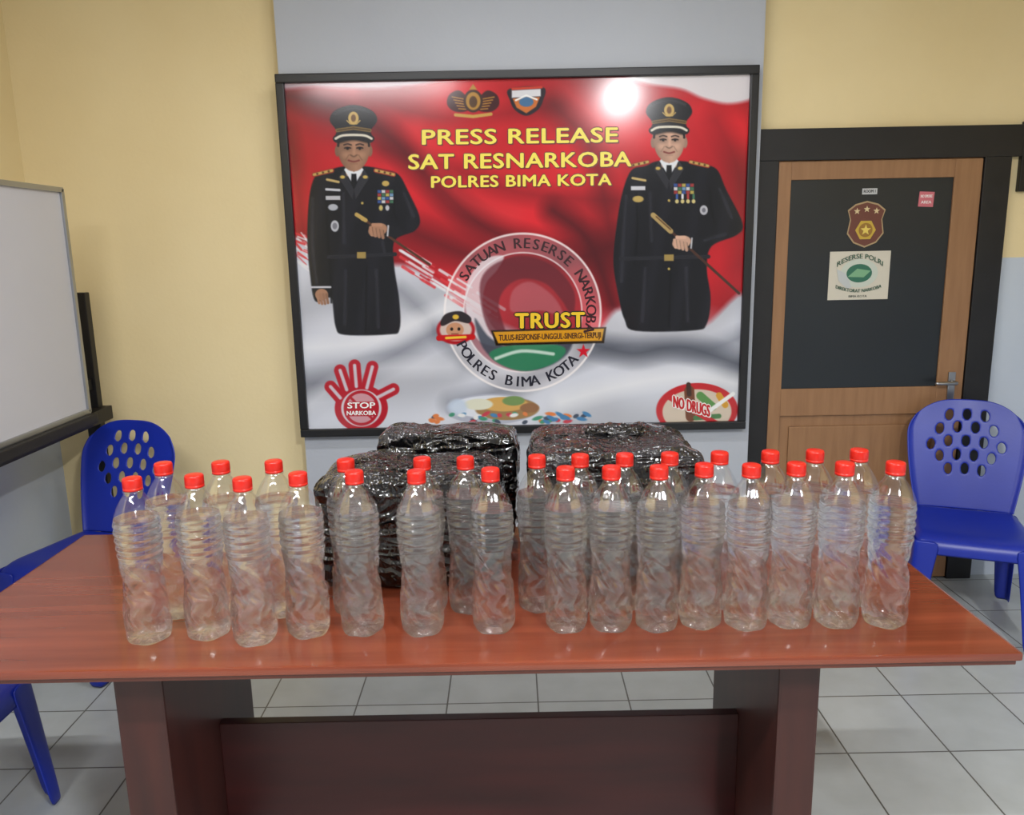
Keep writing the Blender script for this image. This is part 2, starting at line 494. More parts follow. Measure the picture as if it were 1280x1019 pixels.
# officers
def officer(fx, fy, skin, body):
    U = lambda x, y: np.array([19, 19, 24.])[None, :] * (1.0 + 0.35 * np.clip(np.sin((x - fx) * 0.16 + (y - fy) * 0.03), 0, 1))[:, None]
    sk = np.array(skin, float)
    poly(body, U, 1.0, 1.0, True)
    rect(fx - 10, fy + 14, fx + 10, fy + 32, tuple(sk * 0.78))
    poly([(fx - 12, fy + 24), (fx, fy + 44), (fx + 12, fy + 24), (fx + 7, fy + 18), (fx, fy + 27), (fx - 7, fy + 18)], (225, 228, 234))
    poly([(fx - 3, fy + 29), (fx + 3, fy + 29), (fx + 4, fy + 44), (fx, fy + 50), (fx - 4, fy + 44)], (16, 16, 20))
    poly([(fx - 13, fy + 24), (fx - 19, fy + 34), (fx - 2, fy + 60), (fx + 0, fy + 48)], (42, 42, 48), 0.7)
    poly([(fx + 13, fy + 24), (fx + 19, fy + 34), (fx + 2, fy + 60), (fx + 0, fy + 48)], (46, 46, 52), 0.7)
    ell(fx - 20, fy + 1, 3.2, 7, tuple(sk * 0.75)); ell(fx + 20, fy + 1, 3.2, 7, tuple(sk * 0.8))
    F = lambda x, y: sk[None, :] * (1.08 - 0.013 * np.abs(x - fx - 3) - 0.004 * np.clip(y - fy, 0, 30))[:, None]
    poly([(fx - 18, fy - 16), (fx + 18, fy - 16), (fx + 19.5, fy), (fx + 16, fy + 14), (fx + 8, fy + 23.5), (fx, fy + 26), (fx - 8, fy + 23.5), (fx - 16, fy + 14), (fx - 19.5, fy)], F, 0.8, 1, True)
    line([(fx - 18.5, fy - 14), (fx - 19, fy - 5)], 2.6, (30, 24, 24)); line([(fx + 18.5, fy - 14), (fx + 19, fy - 5)], 2.6, (30, 24, 24))
    ell(fx, fy + 8, 9, 6, tuple(sk * 0.92), 0, 4, 0.6)
    for e in (-7.5, 7.5):
        ell(fx + e, fy - 2, 6, 4, tuple(sk * 0.74), 0, 2.5, 0.7)
        line([(fx + e - 4.5, fy - 6.3), (fx + e, fy - 7.5), (fx + e + 4.5, fy - 6.3)], 1.6, (40, 26, 24), 0.6, 0.95, True)
        line([(fx + e - 3.6, fy - 2.4), (fx + e, fy - 3.2), (fx + e + 3.6, fy - 2.4)], 1.6, (36, 22, 20), 0.6, 1, True)
        ell(fx + e, fy - 1.7, 1.6, 1.4, (18, 12, 12))
        ell(fx + e * 1.3, fy + 6, 4.5, 3.5, tuple(np.minimum(255, sk * 1.12)), 0, 2.5, 0.5)
    line([(fx + 0.5, fy - 4), (fx + 0.5, fy + 5)], 2.4, tuple(np.minimum(255, sk * 1.12)), 1.4, 0.7)
    line([(fx - 4, fy + 6), (fx, fy + 8), (fx + 4, fy + 6)], 1.5, tuple(sk * 0.58), 0.8, 0.9, True)
    line([(fx - 6.5, fy + 12.6), (fx, fy + 14.2), (fx + 6.5, fy + 12.6)], 2.0, (122, 58, 54), 0.7, 1, True)
    line([(fx - 4, fy + 16.8), (fx + 4, fy + 16.8)], 1.4, tuple(sk * 0.8), 1, 0.7)
    line([(fx - 6, fy + 6), (fx - 10, fy + 12)], 1, tuple(sk * 0.7), 0.8, 0.8); line([(fx + 6, fy + 6), (fx + 10, fy + 12)], 1, tuple(sk * 0.7), 0.8, 0.8)
    # cap
    poly([(fx - 20, fy - 14), (fx - 21, fy - 24), (fx - 29, fy - 36), (fx - 24, fy - 47), (fx - 8, fy - 54), (fx + 8, fy - 54), (fx + 24, fy - 47), (fx + 29, fy - 36), (fx + 21, fy - 24), (fx + 20, fy - 14)], (22, 21, 26), 0.8, 1, True)
    line([(fx - 24, fy - 44), (fx, fy - 51), (fx + 20, fy - 46)], 3, (62, 60, 68), 2, 0.7, True)
    line([(fx - 20, fy - 24), (fx, fy - 27), (fx + 20, fy - 24)], 4.5, (124, 98, 50))
    line([(fx - 20, fy - 24), (fx, fy - 27), (fx + 20, fy - 24)], 1.0, (50, 34, 18))
    poly([(fx - 24, fy - 17), (fx, fy - 23), (fx + 24, fy - 17), (fx + 21, fy - 9), (fx, fy - 13), (fx - 21, fy - 9)], (26, 24, 28), 0.7, 1, True)
    line([(fx - 22, fy - 14), (fx - 12, fy - 18), (fx + 12, fy - 18), (fx + 22, fy - 14)], 3.0, (222, 216, 200), 0.6, 1, True)
    line([(fx - 18, fy - 9.5), (fx, fy - 12.5), (fx + 18, fy - 9.5)], 3, (20, 16, 16), 1.2, 0.6, True)
    ell(fx, fy - 39, 6.5, 8, (200, 168, 96)); ell(fx, fy - 39, 3, 4.5, (110, 76, 40)); line([(fx - 8, fy - 36), (fx - 4, fy - 32), (fx + 4, fy - 32), (fx + 8, fy - 36)], 1.4, (200, 168, 96))
    for sgn in (-1, 1):
        x0, x1 = fx + sgn * 27, fx + sgn * 49
        line([(x0, fy + 25), (x1, fy + 30)], 5.5, (150, 44, 34)); line([(x0, fy + 25), (x1, fy + 30)], 3.2, (196, 164, 92))
        for q in range(3):
            ell(x0 + sgn * (4 + 7 * q), fy + 26 + 1.5 * q, 1.4, 1.4, (90, 60, 30))
    ell(fx - 14, fy + 33, 3, 2, (206, 176, 90)); ell(fx + 14, fy + 33, 3, 2, (206, 176, 90))

SK1, SK2 = (168, 124, 98), (200, 160, 138)
ell(457, 405, 52, 16, (222, 222, 228), 0, 14, 0.6); ell(828, 404, 62, 16, (214, 214, 222), 0, 14, 0.6)
bodyL = [(396, 218), (408, 213), (430, 207), (458, 207), (480, 211), (498, 217), (510, 238), (524, 270), (518, 286), (493, 298),
         (492, 330), (498, 372), (498, 408), (484, 414), (430, 414), (419, 404), (415, 372), (410, 368), (394, 372), (388, 340), (385, 295), (388, 244)]
officer(443, 187, SK1, bodyL)
bodyR = [(788, 213), (806, 207), (822, 201), (852, 201), (876, 205), (896, 211), (908, 236), (929, 278), (922, 293), (890, 307),
         (884, 335), (889, 372), (884, 404), (868, 412), (794, 412), (780, 398), (772, 368), (766, 330), (768, 296), (776, 245)]
officer(836, 177, SK2, bodyR)
EDG = (62, 62, 72)
BLK = (5, 5, 7)
for pts in ([(408, 240), (410, 290), (413, 340), (414, 374)], [(494, 240), (492, 262), (498, 276)], [(458, 330), (456, 412)],
            [(795, 240), (796, 290), (792, 330)], [(888, 236), (890, 262), (894, 280)], [(838, 330), (836, 408)]):
    line(pts, 2.0, BLK, 1.2, 0.95, True)
for pts in ([(392, 246), (391, 300), (396, 350)], [(505, 240), (516, 268)], [(430, 240), (430, 300)], [(478, 300), (480, 312)], [(470, 335), (472, 405)],
            [(432, 335), (430, 400)], [(782, 244), (778, 300), (776, 350)], [(900, 236), (916, 272)], [(812, 240), (814, 300)], [(858, 334), (860, 400)],
            [(806, 334), (802, 400)], [(500, 288), (486, 292)], [(908, 292), (880, 300)]):
    line(pts, 3, EDG, 2.5, 0.6, True)
line([(410, 223), (424, 226)], 3, (196, 170, 110)); line([(409, 235), (425, 236)], 3, (202, 204, 212))
rect(408, 243, 426, 248, (205, 205, 212), 0.9); ell(417, 257, 6, 4, (176, 180, 190)); ell(419, 280, 5, 7, (190, 192, 200)); ell(419, 280, 3, 4, (120, 120, 130))
cols = [(60, 90, 160), (220, 220, 225), (170, 60, 60), (70, 120, 90), (200, 180, 90), (120, 160, 200)]
for r_ in range(4):
    for c_ in range(4):
        rect(472 + c_ * 5, 236 + r_ * 4.2, 476.4 + c_ * 5, 239.6 + r_ * 4.2, cols[(r_ * 2 + c_) % 6], 0.9)
ell(476, 258, 2.4, 3.4, (200, 180, 110)); ell(484, 258, 2.4, 3.4, (190, 190, 198)); ell(482, 228, 4.5, 3.4, (196, 166, 90))
for y in (252, 272, 318):
    ell(453, y, 1.6, 1.6, (190, 166, 90))
line([(411, 318), (493, 315)], 5, (34, 34, 40)); rect(446, 312, 457, 320, (160, 136, 76))
def fist(x, y, skin, s=1.0):
    sk = np.array(skin, float)
    line([(x + 22 * s, y + 2), (x + 12 * s, y + 1)], 13 * s, (24, 24, 29), 0.8)
    line([(x + 13 * s, y - 5 * s), (x + 12 * s, y + 7 * s)], 2, (210, 210, 216), 0.6, 0.9)
    ell(x, y, 12 * s, 8 * s, tuple(sk), -15)
    for i in range(4):
        px_, py_ = x - 9 * s + i * 4.6 * s, y - 3 * s + i * 1.2
        line([(px_, py_), (px_ + 1.5, py_ + 9 * s)], 3.8 * s, tuple(sk * (1.04 - 0.03 * i)), 0.6, 1)
        line([(px_ + 2.2 * s, py_), (px_ + 3.6, py_ + 9 * s)], 0.9, tuple(sk * 0.6), 0.5, 0.9)
    line([(x + 4 * s, y - 6 * s), (x - 6 * s, y - 6.5 * s)], 4 * s, tuple(sk * 1.08), 0.6, 1)
line([(446, 266), (536, 328)], 3, (80, 50, 36)); line([(446, 266), (457, 273)], 5, (190, 160, 90))
fist(472, 285, SK1)
ell(402, 364, 8, 7, SK1)
for i in range(4):
    line([(396 + i * 4, 364), (399 + i * 3.6, 376 - abs(i - 1.5))], 3.2, tuple(np.array(SK1) * (1 - 0.05 * i)))
line([(390, 355), (413, 355)], 2.4, (200, 200, 208))
line([(790, 222), (806, 225)], 3, (196, 170, 110)); rect(788, 232, 806, 237, (205, 205, 212)); ell(797, 248, 7, 4, (186, 160, 90))
for r_ in range(3):
    for c_ in range(5):
        rect(842 + c_ * 5.2, 229 + r_ * 4.4, 846.6 + c_ * 5.2, 233 + r_ * 4.4, cols[(r_ + c_ * 2) % 6], 0.9)
for i in range(4):
    line([(846 + i * 7, 243), (846 + i * 7, 247)], 3, cols[i]); ell(846 + i * 7, 251, 2.4, 2.6, (206, 190, 130))
ell(880, 262, 5, 6, (186, 186, 194)); ell(880, 262, 2.4, 2.8, (110, 110, 120))
for y in (250, 285, 335):
    ell(836, y, 1.6, 1.6, (190, 166, 90))
line([(775, 322), (886, 320)], 5, (34, 34, 40)); rect(830, 317, 842, 325, (160, 136, 76))
line([(816, 268), (925, 366)], 3.4, (70, 44, 34)); line([(816, 268), (838, 288)], 6.5, (176, 150, 96)); line([(820, 270), (838, 286)], 1.6, (90, 60, 36))
fist(852, 302, SK2)
# stop hand
RD = (180, 30, 46)
fing = ((424, 492, 412, 478), (432, 482, 424, 458), (444, 478, 442, 452), (457, 480, 464, 454), (470, 492, 490, 482))
for (x0, y0, x1, y1) in fing:
    line([(x0, y0), (x1, y1)], 15, RD, 0.7)
ell(450, 505, 33, 29, RD)
for (x0, y0, x1, y1) in fing:
    line([(x0, y0), (x1, y1)], 4, (206, 194, 204), 0.7)
ell(450, 505, 25, 23, (214, 206, 214))
ring(450, 505, 18, 22, RD); ell(450, 505, 18, 18, (205, 150, 160))
line([(437, 492), (463, 518)], 3.0, RD)
rect(430, 497, 470, 515, RD)
# bowl of pills
ell(612, 508, 58, 19, (170, 174, 190)); ell(612, 505, 50, 14, (216, 220, 230))
ell(632, 508, 40, 14, (150, 116, 70)); ell(628, 502, 30, 9, (206, 160, 84)); ell(596, 502, 18, 7, (216, 216, 196))
ell(640, 498, 14, 6, (110, 140, 80)); ell(660, 507, 12, 6, (140, 96, 60))
ell(570, 505, 12, 10, (190, 205, 225), 0, 2, 0.8)
for i in range(46):
    x = random.uniform(535, 735); y = random.uniform(514, 525)
    ell(x, y, random.uniform(3, 7), 2.4, random.choice([(60, 120, 170), (216, 120, 60), (60, 140, 110), (190, 50, 66), (226, 226, 226), (60, 70, 90)]), random.uniform(-30, 30))
# no drugs
ell(872, 512, 52, 34, (190, 28, 36)); ell(872, 514, 44, 28, (206, 190, 172))
line([(862, 488), (864, 520)], 13, (110, 60, 34)); line([(861, 480), (862, 492)], 6, (60, 34, 22)); rect(857, 500, 870, 512, (226, 206, 150))
line([(876, 494), (892, 508)], 10, (86, 140, 70)); line([(900, 494), (908, 506)], 8, (206, 150, 40)); line([(884, 516), (918, 492)], 5, (236, 236, 236))
line([(870, 522), (900, 520)], 6, (70, 120, 70))
line([(834, 494), (905, 534)], 7, (190, 28, 36))
C = np.clip(C, 0, 255) / 255.0
CL = np.where(C <= 0.04045, C / 12.92, ((C + 0.055) / 1.055) ** 2.4)

X = BX0 + (BX1 - BX0) * ss.ravel(); Z = BZ1 - (BZ1 - BZ0) * tt.ravel()
co = np.stack([X, np.full_like(X, BYF), Z], 1).astype(np.float32)
ii, jj = np.meshgrid(np.arange(NW - 1), np.arange(NH - 1))
a_ = (jj * NW + ii).ravel()
F = np.stack([a_, a_ + NW, a_ + NW + 1, a_ + 1], 1).astype(np.int32)
me = bpy.data.meshes.new("printed_sheet")
me.vertices.add(len(co)); me.vertices.foreach_set("co", co.ravel())
me.loops.add(F.size); me.loops.foreach_set("vertex_index", F.ravel())
me.polygons.add(len(F)); me.polygons.foreach_set("loop_start", np.arange(0, F.size, 4, dtype=np.int32))
me.polygons.foreach_set("loop_total", np.full(len(F), 4, dtype=np.int32))
me.update(calc_edges=True)
at = me.color_attributes.new("print", 'FLOAT_COLOR', 'POINT')
at.data.foreach_set("color", np.concatenate([CL, np.ones((len(CL), 1))], 1).astype(np.float32).ravel())
mp_, nt_, bs_ = new_mat("printed_vinyl")
an = nt_.nodes.new("ShaderNodeAttribute"); an.attribute_name = "print"
nt_.links.new(an.outputs["Color"], bs_.inputs["Base Color"])
bs_.inputs["Roughness"].default_value = 0.15
bs_.inputs["Specular IOR Level"].default_value = 0.6
me.materials.append(mp_)
sheet = bpy.data.objects.new("printed_sheet", me)
COL.objects.link(sheet)

bp = Builder()
fr = 0.035
bp.box(BX0 - 0.01, BX1 + 0.01, BYF + 0.002, 3.5, BZ0 - 0.01, BZ1 + 0.01, M_black)
for (x0, x1, z0, z1) in ((BX0 - fr, BX1 + fr, BZ1, BZ1 + fr), (BX0 - fr, BX1 + fr, BZ0 - fr, BZ0), (BX0 - fr, BX0, BZ0, BZ1), (BX1, BX1 + fr, BZ0, BZ1)):
    bp.box(x0, x1, BYF - 0.018, 3.5, z0, z1, M_black, 0.005)
board = bp.obj("press_release_banner")
sheet.parent = board
_tm = {}
def flatm(rgb, rough=0.3):
    key = tuple(int(c) for c in rgb)
    if key not in _tm:
        _tm[key] = mat("print_ink_%d_%d_%d" % key, rgb, rough, rgb2=rgb)
    return _tm[key]
tb = Builder()
def art_text(s, x0, x1, ymid, caph, rgb, layer, bold=0.5, slope=0.0, spacing=1.0, ofs=(0, 0)):
    vs, fs = text_geo(s, spacing)
    xa = min(p[0] for p in vs); xb = max(p[0] for p in vs)
    for i_, (bx_, by_) in enumerate(((-bold, 0), (bold, 0), (0, bold * 0.6), (0, -bold * 0.6))):
        pts = []
        for (x, y) in vs:
            px = x0 + (x - xa) / (xb - xa) * (x1 - x0)
            py = ymid + caph / 2 - y / CAPH * caph + (px - (x0 + x1) / 2) * slope
            X_, Z_ = art2local(px + ofs[0] + bx_, py + ofs[1] + by_)
            pts.append((X_, BYF - 0.0006 * layer - 0.00002 * i_, Z_))
        tb.add(pts, fs, flatm(rgb))
def outlined(s, x0, x1, ymid, caph, rgb, orgb, slope, bold=0.8, ow=1.2, spacing=1.06):
    for i_, (ox_, oy_) in enumerate(((ow, 0), (-ow, 0), (0, ow), (0, -ow), (ow * 1.2, ow * 1.2))):
        art_text(s, x0, x1, ymid, caph, orgb, 1 + 0.16 * i_, bold, slope, spacing, (ox_, oy_))
    art_text(s, x0, x1, ymid, caph, rgb, 2.6, bold, slope, spacing)
YL = (240, 222, 84)
outlined("PRESS RELEASE", 528, 771, 170, 17.5, YL, (110, 16, 18), -0.012)
outlined("SAT RESNARKOBA", 511, 788, 200, 17.5, YL, (110, 16, 18), -0.012)
outlined("POLRES BIMA KOTA", 539, 763, 225, 13.5, YL, (110, 16, 18), -0.012, 0.7)
outlined("TRUST", 643, 729, 398, 18, (236, 196, 44), (24, 18, 14), -0.01, 1.1, 1.5, 1.12)
art_text("TULUS-RESPONSIF-UNGGUL-SINERGI-TERPUJI", 622, 750, 418, 7, (60, 24, 14), 1, 0.25, -0.02)
art_text("STOP", 433, 467, 501.5, 7, (245, 245, 245), 1, 0.35)
art_text("NARKOBA", 432, 468, 511, 5, (245, 245, 245), 1, 0.25)
outlined("NO DRUGS", 842, 888, 507, 14, (190, 24, 32), (236, 230, 226), 0.28, 0.7, 1.2)
def arc_text(s, cx, cy, r, a0, a1, size, rgb, inside=False):
    n = len(s)
    for i, ch in enumerate(s):
        if ch == ' ':
            continue
        a = math.radians(a0 + (a1 - a0) * i / (n - 1))
        vs, fs = text_geo(ch)
        xm = (min(p[0] for p in vs) + max(p[0] for p in vs)) / 2
        for q_, bx_ in enumerate((-0.45, 0.45)):
            pts = []
            for (x, y) in vs:
                lx = (x - xm) / CAPH * size + bx_; ly = (y - CAPH / 2) / CAPH * size
                if not inside:
                    px = cx + (r + ly) * math.cos(a) - lx * math.sin(a)
                    py = cy + (r + ly) * math.sin(a) + lx * math.cos(a)
                else:
                    px = cx + (r - ly) * math.cos(a) + lx * math.sin(a)
                    py = cy + (r - ly) * math.sin(a) - lx * math.cos(a)
                X_, Z_ = art2local(px, py)
                pts.append((X_, BYF - 0.0006 - 0.00003 * q_, Z_))
            tb.add(pts, fs, flatm(rgb))
arc_text("SATUAN RESERSE NARKOBA", cx, cy, 86, -148, 14, 12.5, (52, 16, 24))
arc_text("POLRES BIMA KOTA", cx, cy, 86, 152, 44, 12.5, (30, 30, 44), True)
t_o = tb.obj("printed_lettering", parent=board)

# ------------------------------------------------------------------ door
db = Builder()
y0 = YB - 0.04
db.box(1.068, 1.157, y0, YB, 0, 1.915, M_blackframe, 0.004)
db.box(2.035, 2.15, y0, YB, 0, 1.915, M_blackframe, 0.004)
db.box(1.068, 2.19, y0, YB, 1.915, 2.045, M_blackframe, 0.004)
yl = YB - 0.02
db.box(1.157, 2.035, yl, YB, 0.01, 1.915, M_doorwood)
yr = yl - 0.012
for (x0, x1, z0, z1) in ((1.16, 1.215, 0.01, 1.91), (1.915, 2.032, 0.01, 1.91), (1.215, 1.915, 1.835, 1.91), (1.215, 1.915, 0.80, 0.925), (1.215, 1.915, 0.01, 0.14)):
    db.box(x0, x1, yr, yl, z0, z1, M_doorwood, 0.003)
db.box(1.215, 1.915, yl - 0.004, yl, 0.925, 1.835, M_doorglass)
db.box(1.26, 1.87, yl - 0.008, yl, 0.19, 0.75, M_doorwood, 0.006)
db.box(1.962, 1.994, yr - 0.008, yr, 0.86, 0.99, M_metal, 0.003)
Mh = Matrix.Translation((1.978, yr, 0.945)) @ Matrix.Rotation(math.radians(90), 4, 'X')
db.lathe([(0.009, 0), (0.009, 0.045)], M_metal, 16, Mh)
Mh2 = Matrix.Translation((1.985, yr - 0.045, 0.945)) @ Matrix.Rotation(math.radians(-90), 4, 'Y')
db.lathe([(0.005, 0), (0.009, 0.006), (0.008, 0.09), (0.004, 0.1)], M_metal, 16, Mh2)
door = db.obj("door_1", (0, -0.001, 0))
sb = Builder()
ys = yl - 0.0055
def disc(b_, x, z, r, y, m, n=28, rz=None):
    b_.flat([(x + r * math.cos(2 * math.pi * i / n), z + (rz or r) * math.sin(2 * math.pi * i / n)) for i in range(n)], y, m)
def starp(x, z, r):
    return [(x + (r if i % 2 == 0 else r * 0.42) * math.sin(i * math.pi / 5), z + (r if i % 2 == 0 else r * 0.42) * math.cos(i * math.pi / 5)) for i in range(10)]
sx, sz = 1.55, 1.645
def shield(k): return [(sx + a * k, sz + c * k) for a, c in ((-0.05, 0.085), (0, 0.098), (0.05, 0.085), (0.082, 0.06), (0.07, 0.02), (0.08, -0.04), (0.05, -0.08), (0, -0.1), (-0.05, -0.08), (-0.08, -0.04), (-0.07, 0.02), (-0.082, 0.06))]
sb.flat(shield(1.0), ys, flatm((170, 146, 110))); sb.flat(shield(0.93), ys - 0.0006, flatm((104, 56, 48)))
disc(sb, sx, sz - 0.025, 0.045, ys - 0.0012, flatm((196, 164, 60)), 6); disc(sb, sx, sz - 0.025, 0.03, ys - 0.0018, flatm((150, 110, 44)))
sb.flat(starp(sx, sz - 0.025, 0.024), ys - 0.0024, flatm((226, 200, 96)))
for dx in (-0.042, 0, 0.042):
    sb.flat(starp(sx + dx, sz + 0.055 + (0.008 if dx == 0 else 0), 0.015), ys - 0.0018, flatm((215, 194, 150)))
px, pz = 1.535, 1.425
sb.flat([(px - 0.133, pz - 0.105), (px + 0.133, pz - 0.105), (px + 0.133, pz + 0.105), (px - 0.133, pz + 0.105)], ys, flatm((208, 202, 186)))
disc(sb, px, pz + 0.01, 0.082, ys - 0.0006, flatm((196, 204, 192)), 32, 0.062)
disc(sb, px, pz + 0.01, 0.056, ys - 0.0012, flatm((44, 106, 84)), 32, 0.04)
sb.flat([(px - 0.05, pz - 0.005), (px - 0.01, pz + 0.03), (px + 0.05, pz + 0.02), (px + 0.02, pz - 0.008)], ys - 0.0018, flatm((120, 170, 130)))
sb.flat([(px - 0.1, pz + 0.03), (px - 0.06, pz + 0.01), (px - 0.03, pz - 0.05), (px - 0.05, pz - 0.056), (px - 0.09, pz - 0.02)], ys - 0.0018, flatm((190, 195, 195)))
def wtext(b_, s, xc, zc, w, caph, y, rgb, arc=0.0):
    vs, fs = text_geo(s)
    xa = min(p[0] for p in vs); xb = max(p[0] for p in vs)
    for q_, o_ in enumerate((-0.0006, 0.0006)):
        out = []
        for p in vs:
            u = (p[0] - xa) / (xb - xa) - 0.5
            out.append((xc + u * w + o_, y - 0.00003 * q_, zc + (p[1] / CAPH - 0.5) * caph - arc * 4 * u * u))
        b_.add(out, fs, flatm(rgb))
wtext(sb, "RESERSE POLRI", px, pz + 0.084, 0.2, 0.02, ys - 0.003, (40, 84, 66), 0.035)
wtext(sb, "DIREKTORAT NARKOBA", px, pz - 0.066, 0.2, 0.014, ys - 0.003, (40, 84, 66), -0.02)
wtext(sb, "BIMA KOTA", px, pz - 0.09, 0.08, 0.009, ys - 0.0006, (60, 70, 60))
sb.flat([(1.525, 1.77), (1.59, 1.77), (1.59, 1.795), (1.525, 1.795)], ys, flatm((190, 192, 194)))
wtext(sb, "ROOM 1", 1.557, 1.783, 0.05, 0.012, ys - 0.0006, (60, 60, 60))
sb.flat([(1.77, 1.715), (1.835, 1.712), (1.838, 1.775), (1.773, 1.778)], ys, flatm((204, 110, 122)))
wtext(sb, "NO SMOKE", 1.804, 1.758, 0.05, 0.012, ys - 0.0006, (240, 230, 230)); wtext(sb, "AREA", 1.804, 1.733, 0.045, 0.012, ys - 0.0006, (240, 230, 230))
sb.obj("door_stickers", parent=door)

pb = Builder()
pb.box(2.2, 2.48, YB - 0.025, YB, 1.77, 2.06, M_black, 0.005)
pb.flat([(2.225, 1.795), (2.455, 1.795), (2.455, 2.035), (2.225, 2.035)], YB - 0.0262, flatm((90, 84, 80)))
pb.flat([(2.25, 1.88), (2.43, 1.88), (2.43, 1.95), (2.25, 1.95)], YB - 0.0268, flatm((190, 180, 160)))
pb.obj("framed_picture")

# ------------------------------------------------------------------ whiteboard on stand
wb = Builder()
wb.box(-1.745, -1.725, 1.25, 3.2, 0.95, 1.83, M_wbd, 0.003)
for (y0_, y1_, z0, z1) in ((1.25, 3.2, 1.815, 1.835), (1.25, 3.2, 0.945, 0.965), (1.25, 1.27, 0.95, 1.83), (3.185, 3.205, 0.95, 1.83)):
    wb.box(-1.75, -1.715, y0_, y1_, z0, z1, M_alu, 0.003)
wb.box(-1.80, -1.69, 1.25, 3.2, 0.905, 0.945, M_blackframe, 0.005)
wb.box(-1.87, -1.78, 1.25, 3.5, 0.86, 0.92, M_blackframe, 0.005)
for yy in (1.3, 3.45):
    wb.box(-1.875, -1.815, yy, yy + 0.04, 0.03, 1.42, M_blackframe, 0.005)
    wb.box(-2.04, -1.80, yy - 0.01, yy + 0.05, 0.0, 0.035, M_blackframe, 0.005)
wb.box(-1.86, -1.83, 1.3, 3.48, 1.0, 1.05, M_blackframe, 0.004)
wb.box(-1.86, -1.74, 1.3, 1.34, 1.0, 1.05, M_blackframe, 0.004)
wb.box(-1.86, -1.74, 3.13, 3.17, 1.0, 1.05, M_blackframe, 0.004)
wb.obj("whiteboard")

# ------------------------------------------------------------------ table
tbz = 0.75
T = Builder()
tx0, tx1, ty0, ty1 = -1.30, 1.03, 1.49, 2.3
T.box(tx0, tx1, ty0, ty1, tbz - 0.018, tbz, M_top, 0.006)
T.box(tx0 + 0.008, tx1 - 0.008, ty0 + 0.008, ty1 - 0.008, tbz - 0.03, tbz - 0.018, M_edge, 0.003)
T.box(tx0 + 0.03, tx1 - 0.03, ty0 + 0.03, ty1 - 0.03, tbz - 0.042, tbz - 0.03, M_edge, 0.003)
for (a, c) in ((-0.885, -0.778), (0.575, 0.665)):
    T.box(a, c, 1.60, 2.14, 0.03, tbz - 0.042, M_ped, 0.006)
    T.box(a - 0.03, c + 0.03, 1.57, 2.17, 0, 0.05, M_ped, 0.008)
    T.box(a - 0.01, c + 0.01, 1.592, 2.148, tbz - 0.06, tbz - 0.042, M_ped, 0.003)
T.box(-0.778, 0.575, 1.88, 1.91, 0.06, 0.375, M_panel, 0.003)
T.obj("table")

